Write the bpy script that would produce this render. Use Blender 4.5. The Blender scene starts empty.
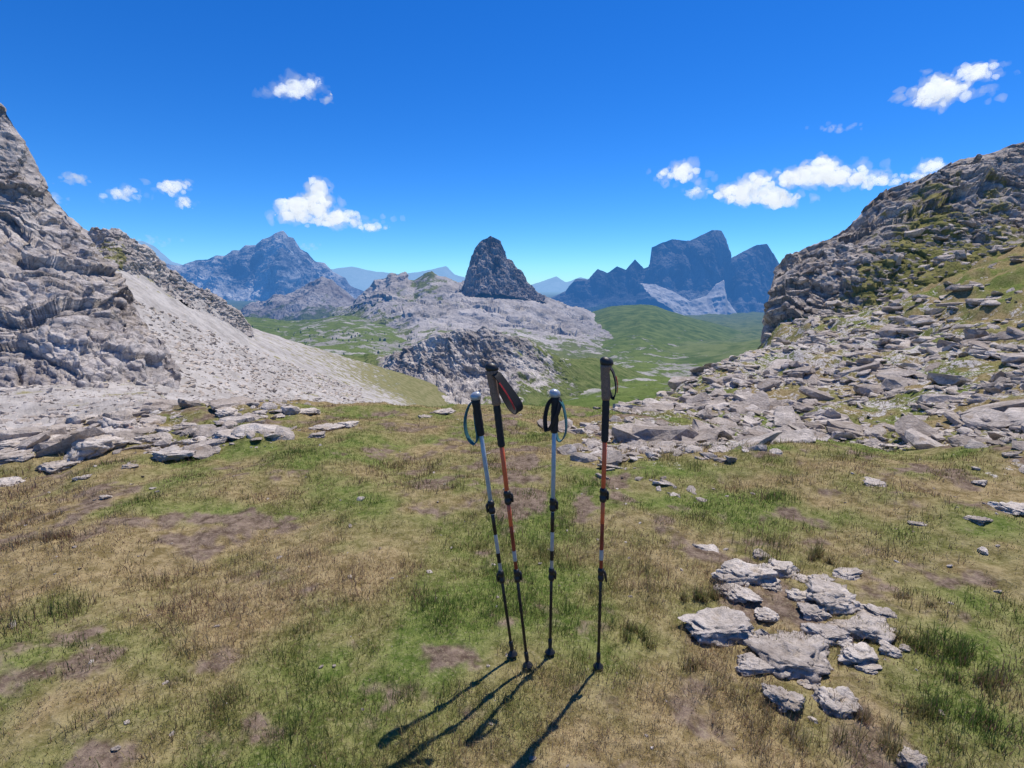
import bpy, math, random, bmesh
import numpy as np
from mathutils import Vector, Matrix
random.seed(7); rng=np.random.default_rng(7)
scene=bpy.context.scene
EYE=1.5; TILT=math.radians(11.0); SP,CP=math.sin(TILT),math.cos(TILT); F=512.0
SUN_AZ=math.radians(37); SUN_EL=math.radians(66)

# ---------------------------------------------------------------- image pixel + assumed depth -> world metres
def pixel_to_world(u,v,Y):
    u=np.asarray(u,float); v=np.asarray(v,float); Y=np.asarray(Y,float)
    a=(u-512)/F; b=(384-v)/F
    d=CP+b*SP
    return np.stack([a/d*Y, Y+0*a, EYE+(-SP+b*CP)/d*Y],-1)

# ---------------------------------------------------------------- noise
def _h(ix,iy,iz,seed):
    n=(ix*374761393+iy*668265263+iz*1274126177+seed*974634777)&0xffffffff
    n=((n^(n>>13))*1274126177)&0xffffffff
    n=n^(n>>16)
    return (n&0xffffff)/float(0xffffff)
def vn(p,seed=0):
    i=np.floor(p).astype(np.int64); f=p-i; f=f*f*f*(f*(f*6-15)+10)
    x,y,z=i[...,0],i[...,1],i[...,2]; r=0
    for dx in (0,1):
        wx=f[...,0] if dx else 1-f[...,0]
        for dy in (0,1):
            wy=f[...,1] if dy else 1-f[...,1]
            for dz in (0,1):
                wz=f[...,2] if dz else 1-f[...,2]
                r=r+wx*wy*wz*_h(x+dx,y+dy,z+dz,seed)
    return r*2-1
ROT=np.array([[.36,.48,-.8],[-.8,.6,0],[.48,.64,.6]])
def fbm(p,o=5,seed=0,g=.5):
    r=0;a=1.;t=0
    for k in range(o):
        r=r+a*vn(p,seed+k); t+=a; a*=g; p=(p@ROT)*2.03+3.1
    return r/t
def ridged(p,o=5,seed=0,g=.5):
    r=0;a=1.;t=0
    for k in range(o):
        r=r+a*(1-2*np.abs(vn(p,seed+k))); t+=a; a*=g; p=p*2.03+7.3
    return r/t
def cells(p,seed=0):
    i=np.floor(p).astype(np.int64)
    f1=np.full(p.shape[:-1],9.); f2=f1.copy(); idr=np.zeros(p.shape[:-1])
    for dx in (-1,0,1):
        for dy in (-1,0,1):
            for dz in (-1,0,1):
                c=i+np.array([dx,dy,dz]); x,y,z=c[...,0],c[...,1],c[...,2]
                q=np.stack([_h(x,y,z,seed),_h(x,y,z,seed+1),_h(x,y,z,seed+2)],-1)+c
                d=((q-p)**2).sum(-1); rr=_h(x,y,z,seed+3)
                m=d<f1
                f2=np.where(m,f1,np.minimum(f2,d)); idr=np.where(m,rr,idr); f1=np.where(m,d,f1)
    return idr*2-1, np.sqrt(f2)-np.sqrt(f1)

# ---------------------------------------------------------------- mesh builder
def mk(name,V,Fc,mat,attrs=None,cols=None,smooth=True):
    V=np.ascontiguousarray(V.reshape(-1,3),dtype=np.float32); Fc=np.ascontiguousarray(Fc,dtype=np.int32)
    me=bpy.data.meshes.new(name); n,k=Fc.shape
    me.vertices.add(len(V)); me.vertices.foreach_set("co",V.ravel())
    me.loops.add(n*k); me.loops.foreach_set("vertex_index",Fc.ravel())
    me.polygons.add(n); me.polygons.foreach_set("loop_start",np.arange(0,n*k,k,dtype=np.int32))
    me.polygons.foreach_set("use_smooth",np.full(n,smooth,dtype=bool))
    me.update(calc_edges=True)
    for a,vals in (attrs or {}).items():
        at=me.attributes.new(a,'FLOAT','POINT'); at.data.foreach_set("value",np.ascontiguousarray(vals,dtype=np.float32).ravel())
    for a,vals in (cols or {}).items():
        at=me.attributes.new(a,'FLOAT_COLOR','POINT')
        c=np.ones((len(V),4),dtype=np.float32); c[:,:3]=vals; at.data.foreach_set("color",c.ravel())
    me.materials.append(mat)
    ob=bpy.data.objects.new(name,me); scene.collection.objects.link(ob); return ob
def grid_faces(nv,nu,wrap=False):
    i=np.arange(nv-1)[:,None]; j=np.arange(nu if wrap else nu-1)[None,:]; j2=(j+1)%nu
    return np.stack([i*nu+j,i*nu+j2,(i+1)*nu+j2,(i+1)*nu+j],-1).reshape(-1,4)

# ---------------------------------------------------------------- node helpers
class NT:
    def __init__(s,nt): s.nt=nt; s.n=nt.nodes; s.l=nt.links
    def put(s,sock,val):
        if hasattr(val,'is_output') : s.l.new(val,sock)
        else: sock.default_value=val
    def math(s,op,a,b=0.0,c=None,clamp=False):
        m=s.n.new('ShaderNodeMath'); m.operation=op; m.use_clamp=clamp
        s.put(m.inputs[0],a); s.put(m.inputs[1],b)
        if c is not None: s.put(m.inputs[2],c)
        return m.outputs[0]
    def vm(s,op,a,b=(0,0,0)):
        m=s.n.new('ShaderNodeVectorMath'); m.operation=op; s.put(m.inputs[0],a)
        if op=='SCALE': s.put(m.inputs['Scale'],b)
        elif op not in('LENGTH','NORMALIZE'): s.put(m.inputs[1],b)
        return m.outputs['Value'] if op in('LENGTH','DOT_PRODUCT') else m.outputs[0]
    def noise(s,vec,scale,det=5,rough=.6,dist=0):
        m=s.n.new('ShaderNodeTexNoise'); s.put(m.inputs['Vector'],vec); m.inputs['Scale'].default_value=scale
        m.inputs['Detail'].default_value=det; m.inputs['Roughness'].default_value=rough; m.inputs['Distortion'].default_value=dist
        return m.outputs['Fac']
    def vor(s,vec,scale,feat='DISTANCE_TO_EDGE'):
        m=s.n.new('ShaderNodeTexVoronoi'); m.feature=feat; s.put(m.inputs['Vector'],vec); m.inputs['Scale'].default_value=scale
        return m.outputs[0]
    def mr(s,x,a,b,c=0.,d=1.,smooth=True):
        m=s.n.new('ShaderNodeMapRange'); m.interpolation_type='SMOOTHSTEP' if smooth else 'LINEAR'
        s.put(m.inputs[0],x); m.inputs[1].default_value=a; m.inputs[2].default_value=b; m.inputs[3].default_value=c; m.inputs[4].default_value=d
        return m.outputs[0]
    def mix(s,f,a,b,mode='MIX'):
        m=s.n.new('ShaderNodeMix'); m.data_type='RGBA'; m.blend_type=mode
        s.put(m.inputs[0],f)
        for k,v in ((6,a),(7,b)):
            if isinstance(v,(tuple,list)): v=(*v[:3],1)
            s.put(m.inputs[k],v)
        return m.outputs[2]
    def attr(s,name,col=False):
        m=s.n.new('ShaderNodeAttribute'); m.attribute_name=name; return m.outputs['Color' if col else 'Fac']
def newmat(name):
    m=bpy.data.materials.new(name); m.use_nodes=True; m.node_tree.nodes.clear(); return m,NT(m.node_tree)
def finish(t,col,rough=.9,bump=None,bs=.5,bd=.1,haze=True,spec=.2):
    p=t.n.new('ShaderNodeBsdfDiffuse'); t.put(p.inputs['Color'],col if hasattr(col,'is_output') else (*col,1))
    if bump is not None:
        b=t.n.new('ShaderNodeBump'); b.inputs['Strength'].default_value=bs; b.inputs['Distance'].default_value=bd
        t.put(b.inputs['Height'],bump); t.l.new(b.outputs[0],p.inputs['Normal'])
    out=t.n.new('ShaderNodeOutputMaterial'); res=p.outputs[0]
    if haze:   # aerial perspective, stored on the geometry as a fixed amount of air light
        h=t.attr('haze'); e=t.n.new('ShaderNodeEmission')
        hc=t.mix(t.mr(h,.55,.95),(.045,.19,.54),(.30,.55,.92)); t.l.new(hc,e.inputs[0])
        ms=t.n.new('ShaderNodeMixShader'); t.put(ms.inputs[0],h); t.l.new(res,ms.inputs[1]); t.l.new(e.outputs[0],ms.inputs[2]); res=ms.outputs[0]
    t.l.new(res,out.inputs[0])

def terr_mat(name,s,rockA,rockB,grassA,grassB,flute=1.0,crack=.5,bd=None,fuzz=.9,strata=0.,bs=.7,lean=0.):
    m,t=newmat(name); g=t.n.new('ShaderNodeNewGeometry')
    P=t.vm('SCALE',g.outputs['Position'],1.0/s)
    PF=P
    if lean!=0:
        c0=t.n.new('ShaderNodeSeparateXYZ'); t.l.new(P,c0.inputs[0]); c1=t.n.new('ShaderNodeCombineXYZ')
        t.l.new(t.math('ADD',c0.outputs[0],t.math('MULTIPLY',c0.outputs[2],lean)),c1.inputs[0]); t.l.new(c0.outputs[1],c1.inputs[1]); t.l.new(c0.outputs[2],c1.inputs[2]); PF=c1.outputs[0]
    PF=t.vm('MULTIPLY',PF,(1,1,1/flute))
    n1=t.noise(PF,1.0,5,.62); n2=t.noise(PF,5.0,6,.72,.3); n3=t.noise(P,2.2,7,.65)
    f=t.math('ADD',t.math('MULTIPLY',n1,.5),t.math('MULTIPLY',n2,.5))
    rock=t.mix(t.mr(f,.38,.62),rockA,rockB)
    hgt=t.math('ADD',t.math('MULTIPLY',n2,.8),t.math('MULTIPLY',n1,1.5))
    if crack>.15:
        warp=t.vm('ADD',PF,t.vm('SCALE',n1,.5))
        cr=t.mr(t.vor(warp,5.0),0,.08,1-crack,1)
        rock=t.mix(cr,t.mix(1.,rock,(.42,.40,.39),'MULTIPLY'),rock)
        hgt=t.math('ADD',hgt,t.math('MULTIPLY',cr,.3))
    if strata>0:
        sp=t.n.new('ShaderNodeSeparateXYZ'); t.l.new(P,sp.inputs[0])
        zz=t.math('ADD',t.math('MULTIPLY',sp.outputs[2],3.2),t.math('MULTIPLY',sp.outputs[0],1.1))
        zz=t.math('ADD',zz,t.math('MULTIPLY',n1,2.4))
        w=t.math('SINE',t.math('MULTIPLY',zz,3.0)); w2=t.math('SINE',t.math('MULTIPLY',zz,8.3))
        w=t.math('ADD',t.math('MULTIPLY',w,.3),t.math('MULTIPLY',w2,.25)); 
        rock=t.mix(t.mr(w,-.5,.0,strata*.5,0),rock,(.20,.18,.17))
        hgt=t.math('ADD',hgt,t.math('MULTIPLY',w,strata*.6))
    grass=t.mix(t.mr(n3,.35,.65),grassA,grassB)
    gm=t.math('ADD',t.attr('grass'),t.math('MULTIPLY',t.math('SUBTRACT',n3,.5),fuzz*2.2))
    gm=t.math('ADD',gm,t.math('MULTIPLY',t.math('SUBTRACT',n2,.5),fuzz*.8))
    gm=t.mr(gm,.42,.6)
    col=t.mix(gm,rock,grass)
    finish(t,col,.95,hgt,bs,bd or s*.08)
    return m

# ---------------------------------------------------------------- ground height field
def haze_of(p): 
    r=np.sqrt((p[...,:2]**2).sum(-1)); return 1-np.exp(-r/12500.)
def _key(x,y):
    r=np.maximum(np.hypot(x,y),.6); k=1.6
    return np.stack([k*x/r,k*y/r,np.log(r)],-1)
class RBF:
    def __init__(s,pts,vals,c=.12):
        s.K=_key(pts[:,0],pts[:,1]); s.c=c
        D=s.K[:,None]-s.K[None]; A=np.sqrt((D**2).sum(-1)+c*c); n=len(A)
        M=np.zeros((n+1,n+1)); M[:n,:n]=A+np.eye(n)*-1e-3; M[:n,n]=1; M[n,:n]=1
        s.w=np.linalg.solve(M,np.r_[vals,0])
    def __call__(s,x,y):
        sh=x.shape; q=_key(x.ravel(),y.ravel()); out=np.empty(len(q))
        for i in range(0,len(q),100000):
            qq=q[i:i+100000]; d2=(qq**2).sum(1)[:,None]+(s.K**2).sum(1)[None]-2*qq@s.K.T
            out[i:i+100000]=np.sqrt(np.maximum(d2,0)+s.c**2)@s.w[:-1]+s.w[-1]
        return out.reshape(sh)
G=[]
for r in (.6,1.2,2.2):
    for a in range(0,360,45): G.append((r*math.sin(math.radians(a)),r*math.cos(math.radians(a)),0.))
G+=[(-3.2,1,0.),(-3,3,-.1),(0,3.2,-.06),(3.3,3.1,.10),(2,3.2,0),(-1.5,3.5,-.1),(4.5,4.2,.12),(3,5,-.1),(-5,3.5,-.2)]
def gs(l):
    for q in l: G.append(tuple(pixel_to_world(*q)))
gs([(0,440,7),(100,420,8),(200,405,9),(300,405,9.5),(400,408,10),(500,409,10),(600,410,10),(645,406,11),(700,380,15),(730,362,20),(765,340,30)])
gs([(-250,480,8),(0,472,12),(100,455,13),(200,440,14),(300,436,15),(400,434,15),(500,434,15),(600,432,16),(680,410,22),(730,395,30)])
for Y,v in ((45,455),(150,430),(400,412),(1000,372),(2500,340),(5000,320),(12000,300),(32000,289)):
    for u in (-100,60,200,330,450,560,660,740): gs([(u,v+(8 if Y<500 else 0),Y)])
gs([(1024,400,8),(1024,300,17),(900,340,18),(900,302,27),(830,322,29),(1024,252,27),(800,346,22),(850,390,12),(950,370,12),(760,398,12),(1000,460,5.5),(850,450,7)])
gs([(850,300,60),(1000,280,60),(850,330,200),(1100,330,200),(850,335,1000),(1000,320,3000),(900,300,12000),(900,289,32000),(1150,240,27),(1150,290,14)])
G+=[(20,8,2),(40,10,9),(20,-10,2),(6,0,.5),(5,-5,.2),(0,-5,.0),(0,-20,-.5),(-10,-5,-.2),(-12,2,-.7),(-40,0,-9),(-30,-30,-4)]
for a in (80,120,170,220,280):
    for r,z in ((150,-15),(800,-120),(8000,-300),(32000,-300)):
        G.append((r*math.sin(math.radians(a)),r*math.cos(math.radians(a)),z))
G=np.array(G,float); _r=np.hypot(G[:,0],G[:,1])
_gz=RBF(G,G[:,2]/(_r+4))
def ground_z(x,y):
    r=np.hypot(x,y); z=_gz(x,y)*(r+4)
    near=np.clip((r-.5)/3,0,1)
    p=np.stack([x,y,0*x],-1)
    z=z+fbm(p*1.1,4,11)*(.035+.016*near*np.clip(r,0,40))
    z=z+fbm(p*6.0,3,21)*.014*np.clip(1+r*.15,1,4)
    z=z+np.where(r>60,fbm(p/80.,6,31)*np.clip((r-60)/300,0,1)*np.clip(r*.008,0,22),0)
    return z
Sx=[(500,700,0),(300,600,0),(100,700,0),(300,480,.05),(500,480,0),(500,420,.12),(400,415,.1),(0,600,0),(850,560,0),(980,620,0),(760,530,.05),(900,690,.1)]
Sxy=[]; Sv=[]
def flatpt(u,v,z=0.):
    a=(u-512)/F;b=(384-v)/F;d=CP+b*SP;e=(-SP+b*CP)/d;Y=(z-EYE)/e;return (a/d*Y,Y)
for u,v,s in Sx: Sxy.append(flatpt(u,v,-.05)); Sv.append(s)
for u,v,Y,s in [(0,445,6.5,.46),(60,450,6,.44),(120,425,7.5,.42),(200,412,8.5,.24),(240,430,7,.3),(30,490,4.5,.18),(300,430,7,.12),(640,450,5.5,.44),(600,425,8,.3),(700,430,7,.48),(690,470,4.8,.46),(640,500,4,.22),(700,390,14,.5),(760,370,20,.55),
    (800,400,12,.48),(800,460,5.5,.32),(850,450,7,.38),(900,400,10,.48),(900,340,18,.54),(1000,350,13,.46),(1000,420,8,.40),(1000,500,4.5,.44),(940,500,4.5,.2),(1020,520,4,.42),(930,440,7,.42),(1024,300,17,.28),(950,320,20,.36),(900,305,27,.4),(1024,255,27,.15),
    (0,470,12,.9),(200,440,16,.6),(400,436,16,.1),(600,434,16,.15),(400,400,200,.0),(600,400,200,.15),(200,430,60,.9),(600,370,1000,.1),(500,330,5000,0),(1100,330,200,.5),(740,400,40,.2)]:
    q=pixel_to_world(u,v,Y); Sxy.append((q[0],q[1])); Sv.append(s)
for q,s in (((0,-5),.05),((0,-30),.2),((-40,0),.5),((40,0),.5),((0,-5000),.1)): Sxy.append(q); Sv.append(s)
_st=RBF(np.array(Sxy),np.array(Sv),.1)
def stone_at(x,y): return _st(x,y)
def gp(u,v):
    Y=np.exp(np.linspace(math.log(.7),math.log(70),500)); q=pixel_to_world(u+0*Y,v+0*Y,Y); gz=ground_z(q[:,0],q[:,1])
    k=np.argmax(q[:,2]<gz) ; k=max(k,1)
    return Vector((q[k,0],q[k,1],gz[k])), math.hypot(*(q[k,:2]))
def grass_green(x,y):
    p=np.stack([x,y,0*x],-1)
    return np.clip(.44+1.2*fbm(p*.8,4,51)+.75*fbm(p*3.2,3,53)+.22*np.exp(-((x-2.6)**2)/2.5)*(y>.6)+.35*np.exp(-((x+.15)**2+(y-1.6)**2)/.4)-.12*(x<-.5),0,1)
def soil_at(x,y):
    p=np.stack([x,y,0*x],-1); return .65*fbm(p*1.6,4,77)+.75*fbm(p*6,5,78,.6)

naz_f,naz_b=820,130
az=np.radians(np.r_[np.linspace(-62,62,naz_f),np.linspace(62,298,naz_b+2)[1:-1]])
rr=np.r_[.05,np.exp(np.linspace(math.log(.35),math.log(40),500)),np.exp(np.linspace(math.log(40.9),math.log(42000),200))]
R,A=np.meshgrid(rr,az,indexing='ij'); X=R*np.sin(A); Y=R*np.cos(A); Z=ground_z(X,Y)
V=np.stack([X,Y,Z],-1); st=stone_at(X,Y)
m,t=newmat('ground_turf_soil'); g=t.n.new('ShaderNodeNewGeometry'); P=g.outputs['Position']
na=t.noise(P,2.2,6,.65); nb=t.noise(P,14,6,.7); nc=t.noise(P,60,3,.7); nf=t.noise(P,.012,9,.65)
olive=t.mix(t.mr(nb,.35,.65),(.17,.13,.055),(.36,.28,.15))
green=t.mix(t.mr(nb,.35,.65),(.08,.12,.025),(.19,.22,.065))
gr=t.attr('green'); turf=t.mix(gr,olive,green)
soil=t.mix(t.mr(nb,.3,.7),(.085,.058,.042),(.27,.205,.155))
base=t.mix(t.attr('soil'),turf,soil)
base=t.mix(t.mr(nc,.5,.75,0,.5),base,(.40,.34,.21))
vs=t.vor(t.vm('ADD',P,t.vm('SCALE',nb,.1)),5.); 
stonec=t.mix(t.mr(nb,.3,.7),(.36,.33,.30),(.60,.56,.51)); stonec=t.mix(t.mr(vs,0,.06),(.20,.17,.14),stonec)
sm=t.math('ADD',t.attr('stone'),t.math('MULTIPLY',t.math('SUBTRACT',na,.5),1.6)); sm=t.math('ADD',sm,t.math('MULTIPLY',t.math('SUBTRACT',nb,.5),.9))
sm=t.mr(sm,.48,.60)
col=t.mix(sm,base,stonec)
farg=t.mix(t.mr(nf,.35,.6),(.07,.105,.03),(.15,.18,.065)); farg=t.mix(t.mr(t.noise(P,.02,9,.75),.58,.68),farg,(.26,.26,.2))
col=t.mix(t.attr('far'),col,farg)
h=t.math('ADD',nb,t.math('MULTIPLY',nc,.3))
finish(t,col,.95,h,.7,.035)
sl=soil_at(X,Y); rad=np.hypot(X,Y)
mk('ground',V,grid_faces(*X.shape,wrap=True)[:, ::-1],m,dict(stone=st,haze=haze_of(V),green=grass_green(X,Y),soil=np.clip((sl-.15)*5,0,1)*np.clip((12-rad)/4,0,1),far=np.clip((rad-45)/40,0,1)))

# ---------------------------------------------------------------- lofted terrain
LOFTS={}
def loft(name,rows,nu,nvs,mat,amp,freq,kind='scree',seed=0,back=.25,drop=.25,flute=1.,blocks=0.,bfreq=None,hz=None,taper=.35,ledge=0.,lf=.3,dip=.35,lean=0.,et=0.,mod=0.):
    out=[]
    s=np.linspace(0,1,nu)
    for row in rows:
        row=[(q if len(q)>3 else (*q,0.)) for q in row]
        a=np.array(row,float); ss=(a[:,0]-a[0,0])/(a[-1,0]-a[0,0]); W=pixel_to_world(a[:,0],a[:,1],a[:,2])
        out.append(np.stack([np.interp(s,ss,W[:,k]) for k in range(3)]+[np.interp(s,ss,a[:,3])],-1))
    c=out[0].copy(); hh=np.maximum(c[:,2]-out[-1][:,2],1)
    b=c.copy(); b[:,:2]*=(1+back); b[:,2]-=hh*drop*4; out=[b]+out
    nvs=[max(20,nvs[0]//3)]+list(nvs)
    L=[]
    for k in range(len(out)-1):
        tt=np.linspace(0,1,nvs[k],endpoint=(k==len(out)-2))[:,None,None]
        L.append(out[k][None]*(1-tt)+out[k+1][None]*tt)
    Gd=np.concatenate(L,0); Pp=Gd[...,:3]; gr=Gd[...,3]
    k0=nvs[0]
    for _ in range(8): Pp[k0+2:-1]=(Pp[k0+1:-2]+Pp[k0+2:-1]*2+Pp[k0+3:])/4
    du=np.gradient(Pp,axis=1); dv=np.gradient(Pp,axis=0); N=np.cross(du,dv); N/=np.linalg.norm(N,axis=-1,keepdims=True)+1e-9
    if (N*(np.array([0,0,EYE])-Pp)).sum(-1)[k0:].mean()<0: N=-N
    PL=Pp.copy(); PL[...,0]+=lean*PL[...,2]
    qf=PL*freq*np.array([1,1,1/flute])
    if kind=='scree': d=fbm(qf,6,seed)
    elif kind=='ridge': d=.4*fbm(qf,7,seed,.6)+.7*ridged(qf,7,seed+9,.6)-.2
    elif kind=='crag':
        w=qf+.35*np.stack([fbm(qf*2,3,seed+40),fbm(qf*2,3,seed+41),fbm(qf*2,3,seed+42)],-1)
        d=.7*fbm(qf*.6,6,seed,.55)+.35*ridged(w,6,seed+5,.6)
    d=d*amp
    if blocks>0:
        bf=bfreq or freq*3
        w=Pp*bf*np.array([1,1,1/flute]); w=w+.25*np.stack([fbm(w,3,seed+60),fbm(w,3,seed+61),fbm(w,3,seed+62)],-1)
        tilt=np.array([[1,.25,.5],[-.2,1,.1],[-.45,0,1.9]]); w=w@tilt
        i1,e1=cells(w,seed+70); i2,e2=cells(w*2.6,seed+80)
        bm_=1. if mod==0 else np.clip(.8+2.2*fbm(Pp*freq*.8,3,seed+99),.15,1.6)
        d=d+bm_*blocks*((i1*.6+np.minimum(e1*5,1)*.25)+.5*(i2*.6+np.minimum(e2*5,1)*.25))
    if ledge>0:
        ph=(Pp[...,2]+dip*Pp[...,0])*lf+1.5*fbm(Pp*lf*.35,4,seed+90)
        fr=ph-np.floor(ph); ph2=ph*2.7+.8*fbm(Pp*lf,3,seed+94); fr2=ph2-np.floor(ph2)
        am=np.clip(.6+1.2*fbm(Pp*lf*.3,3,seed+97),.05,1.5)
        d=d+ledge*am*((1-fr)**.8-.5+.35*((1-fr2)-.5))
    rockw=1-.75*np.clip(gr,0,1)
    kk=np.arange(Pp.shape[0])-k0; tp=taper+(1-taper)*np.clip(np.abs(kk)/(nvs[1]*.25),0,1)
    if et>0: rockw=rockw*np.clip(s/et,.12,1)[None,:]
    Pp=Pp+N*(d*rockw*tp[:,None])[...,None]
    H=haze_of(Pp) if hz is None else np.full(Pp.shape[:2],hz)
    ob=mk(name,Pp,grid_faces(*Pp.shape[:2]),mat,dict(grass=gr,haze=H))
    LOFTS[name]=(Pp,k0,gr)
    return ob

m_cliff=terr_mat('cliff_limestone',5.,(.29,.255,.235),(.56,.51,.47),(.14,.15,.05),(.24,.22,.10),flute=.8,crack=.5,bd=.3,strata=.9)
m_scree=terr_mat('scree_slope',9.,(.31,.285,.26),(.50,.465,.43),(.15,.155,.06),(.26,.235,.12),crack=.12,bd=.45,fuzz=.85,bs=.9)
m_out=terr_mat('outcrop_limestone',2.6,(.24,.205,.175),(.55,.49,.43),(.13,.14,.04),(.27,.24,.10),flute=.8,crack=.5,bd=.2,fuzz=.8,strata=.4)
m_mid=terr_mat('ridge_rock',26.,(.22,.195,.18),(.62,.57,.52),(.08,.115,.03),(.18,.20,.075),flute=6.,crack=.3,bd=3.,fuzz=.7,lean=.55)
m_becco=terr_mat('massif_rock',150.,(.29,.27,.255),(.50,.465,.435),(.08,.11,.04),(.16,.18,.075),crack=.12,bd=7.,fuzz=1.1,bs=.9,strata=.5)
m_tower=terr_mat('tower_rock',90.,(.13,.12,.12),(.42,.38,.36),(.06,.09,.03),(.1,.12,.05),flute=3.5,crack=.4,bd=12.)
m_green=terr_mat('alpine_pasture',130.,(.26,.25,.22),(.42,.40,.36),(.065,.105,.022),(.15,.19,.055),crack=.2,bd=6.,fuzz=.9,bs=1.)
m_far=terr_mat('far_mountain_rock',900.,(.05,.06,.08),(.24,.25,.27),(.03,.06,.03),(.06,.09,.04),flute=2.5,crack=.3,bd=80.,fuzz=.5,bs=1.)  # blue tint of air haze put into the base colours, besides the haze emission
m_far2=terr_mat('far_peak_rock',1100.,(.12,.14,.18),(.80,.80,.78),(.03,.06,.03),(.06,.09,.04),flute=1.2,crack=.3,bd=140.,fuzz=.5,bs=1.)  # darker base colour is tinted blue to suggest air haze
m_mid2=terr_mat('wooded_ridge',350.,(.22,.20,.195),(.44,.41,.39),(.05,.075,.025),(.12,.14,.06),flute=1.5,crack=.3,bd=30.,fuzz=.8,bs=1.)

loft('distant_mountain_range',[[(-300,262,26000),(0,258,26000),(120,245,26000),(142,241,26000),(155,247,26000),(172,262,26000),(200,270,26000),(300,272,26000),(335,269,26000),(352,267,26000),(375,272,26000),(400,275,26000),(432,270,26000),(446,267,26000),(455,275,26000),(480,280,26000),(530,285,26000),(546,280,26000),(556,277,26000),(566,282,26000),(580,277,26000),(592,281,26000),(640,276,26000),(760,272,26000),(790,262,26000),(1000,270,26000),(1300,270,26000)],
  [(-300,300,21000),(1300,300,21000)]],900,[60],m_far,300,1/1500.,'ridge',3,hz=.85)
loft('blue_mountain',[[(100,262,13500),(150,266,13500),(180,266,13500),(190,262,13500),(198,259,13500),(208,258,13500),(215,255,13500),(224,256,13500),(232,251,13500),(240,251,13500),(246,246,13500),(256,246,13500),(263,240,13500),(270,238,13500),(276,234,13500),(283,231,13500),(288,237,13500),(293,238,13500),(301,249,13500),(308,252,13500),(316,261,13500),(324,263,13500),(332,272,13500),(343,277,13500),(350,285,13500),(375,296,13500),(420,305,13500)],
  [(100,300,12200),(200,285,11900),(255,290,12300),(282,272,11500),(310,292,12300),(340,298,11900),(420,315,12000)],[(100,330,10500),(420,330,10500)]],520,[150,60],m_far2,520,1/1300.,'ridge',8,flute=1.6,hz=.60,taper=.2)
PK=7200.
loft('rock_massif_mountain',[[(545,300,PK),(566,291,PK),(576,279,PK),(588,280,PK),(598,269,PK),(607,273,PK),(617,266,PK),(626,270,PK),(635,259,PK),(644,268,PK),(649,266,PK),(651,247,PK),(660,243,PK),(672,239,PK),(690,241,PK),(702,235,PK),(712,230,PK),(721,231,PK),(726,240,PK),(728,270,PK),(732,258,PK),(745,251,PK),(757,245,PK),(767,244,PK),(774,255,PK),(779,264,PK),(783,290,PK),(800,300,PK),(850,310,PK)],
  [(545,306,6900,.3),(600,300,6900,0),(640,292,6900),(655,290,6750),(690,292,6700),(715,290,6800),(728,298,7050),(740,300,6800),(775,310,6800),(850,322,6900)],
  [(545,322,6000,.9),(600,320,6000,.9),(650,322,6000,.6),(690,330,6000,.3),(730,338,6000,.0),(780,345,6000,.2),(850,350,6000)],
  [(545,350,5000,1),(850,370,5000,1)]],620,[180,60,30],m_far,110,1/450.,'ridge',14,flute=5.,blocks=45,bfreq=1/350.,hz=.58,taper=.15)
loft('scree_gully',[[(640,284,6500),(655,284,6450),(672,291,6400),(690,301,6350),(706,296,6500),(716,284,6550),(724,280,6550),(727,300,6400),(745,325,6250),(768,346,6100)],
  [(650,296,6200),(690,322,6050),(710,336,5950),(730,348,5900),(768,360,5900)]],200,[60],terr_mat('gully_scree',300.,(.40,.41,.42),(.66,.66,.66),(.1,.1,.1),(.1,.1,.1),crack=.1,bd=10.),60,1/250.,'ridge',17,back=.02,drop=.1,hz=.46)
loft('wooded_ridge',[[(200,330,5200),(236,314,5200),(252,304,5200),(262,305,5200),(275,296,5200),(285,297,5200),(298,290,5200),(310,283,5200),(322,277,5200),(333,282,5200),(345,290,5200),(358,300,5200),(380,308,5200),(430,320,5200)],
  [(200,335,4700,.9),(240,322,4700,.5),(300,306,4600,.35),(345,312,4600,.5),(430,328,4600,1)],[(200,352,3600,1),(430,350,3600,1)]],420,[80,60],m_mid2,150,1/400.,'ridge',23,flute=1.5,hz=.30)
Y1=2650
loft('massif',[[(330,320,Y1,.7),(352,306,Y1,.3),(362,294,Y1),(370,286,Y1),(374,280,Y1),(384,277,Y1),(390,273,Y1),(398,273,Y1),(405,271,Y1),(409,279,Y1),(414,280,Y1,.6),(424,274,Y1,.7),(432,271,Y1,.6),(438,276,Y1,.4),(446,277,Y1,.5),(458,283,Y1,.3),(470,280,Y1),(500,278,Y1),(520,284,Y1),(537,293,Y1),(560,303,Y1,.1),(585,316,Y1,.1),(610,330,Y1,.4),(650,348,Y1,.8)],
  [(330,328,2400,1),(364,308,2400,.4),(390,292,2400,.2),(415,298,2400,.5),(440,294,2400,.3),(470,292,2400),(537,300,2400),(575,322,2400,0),(650,350,2400,.7)],
  [(330,338,2000,.8),(380,324,2000,.5),(420,312,2000,.2),(460,312,2000,.1),(520,318,2000,.05),(570,332,1950,.2),(600,340,1950,.5),(680,358,2000,1)],
  [(320,342,1900,.8),(380,334,1900,.6),(420,326,1880,.3),(460,324,1880,.2),(520,328,1880,.2),(570,337,1850,.3),(600,344,1850,.5),(680,361,1900,1)],
  [(300,362,1250,.9),(380,356,1250,.7),(430,348,1250,.5),(500,346,1250,.55),(560,350,1250,.65),(620,362,1250,.8),(700,372,1250,1)],
  [(300,395,700,1),(700,395,700,1)]],640,[60,80,50,50,30],m_becco,34,1/160.,'ridge',31,ledge=26,lf=.017,dip=.12,taper=.5)
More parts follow.
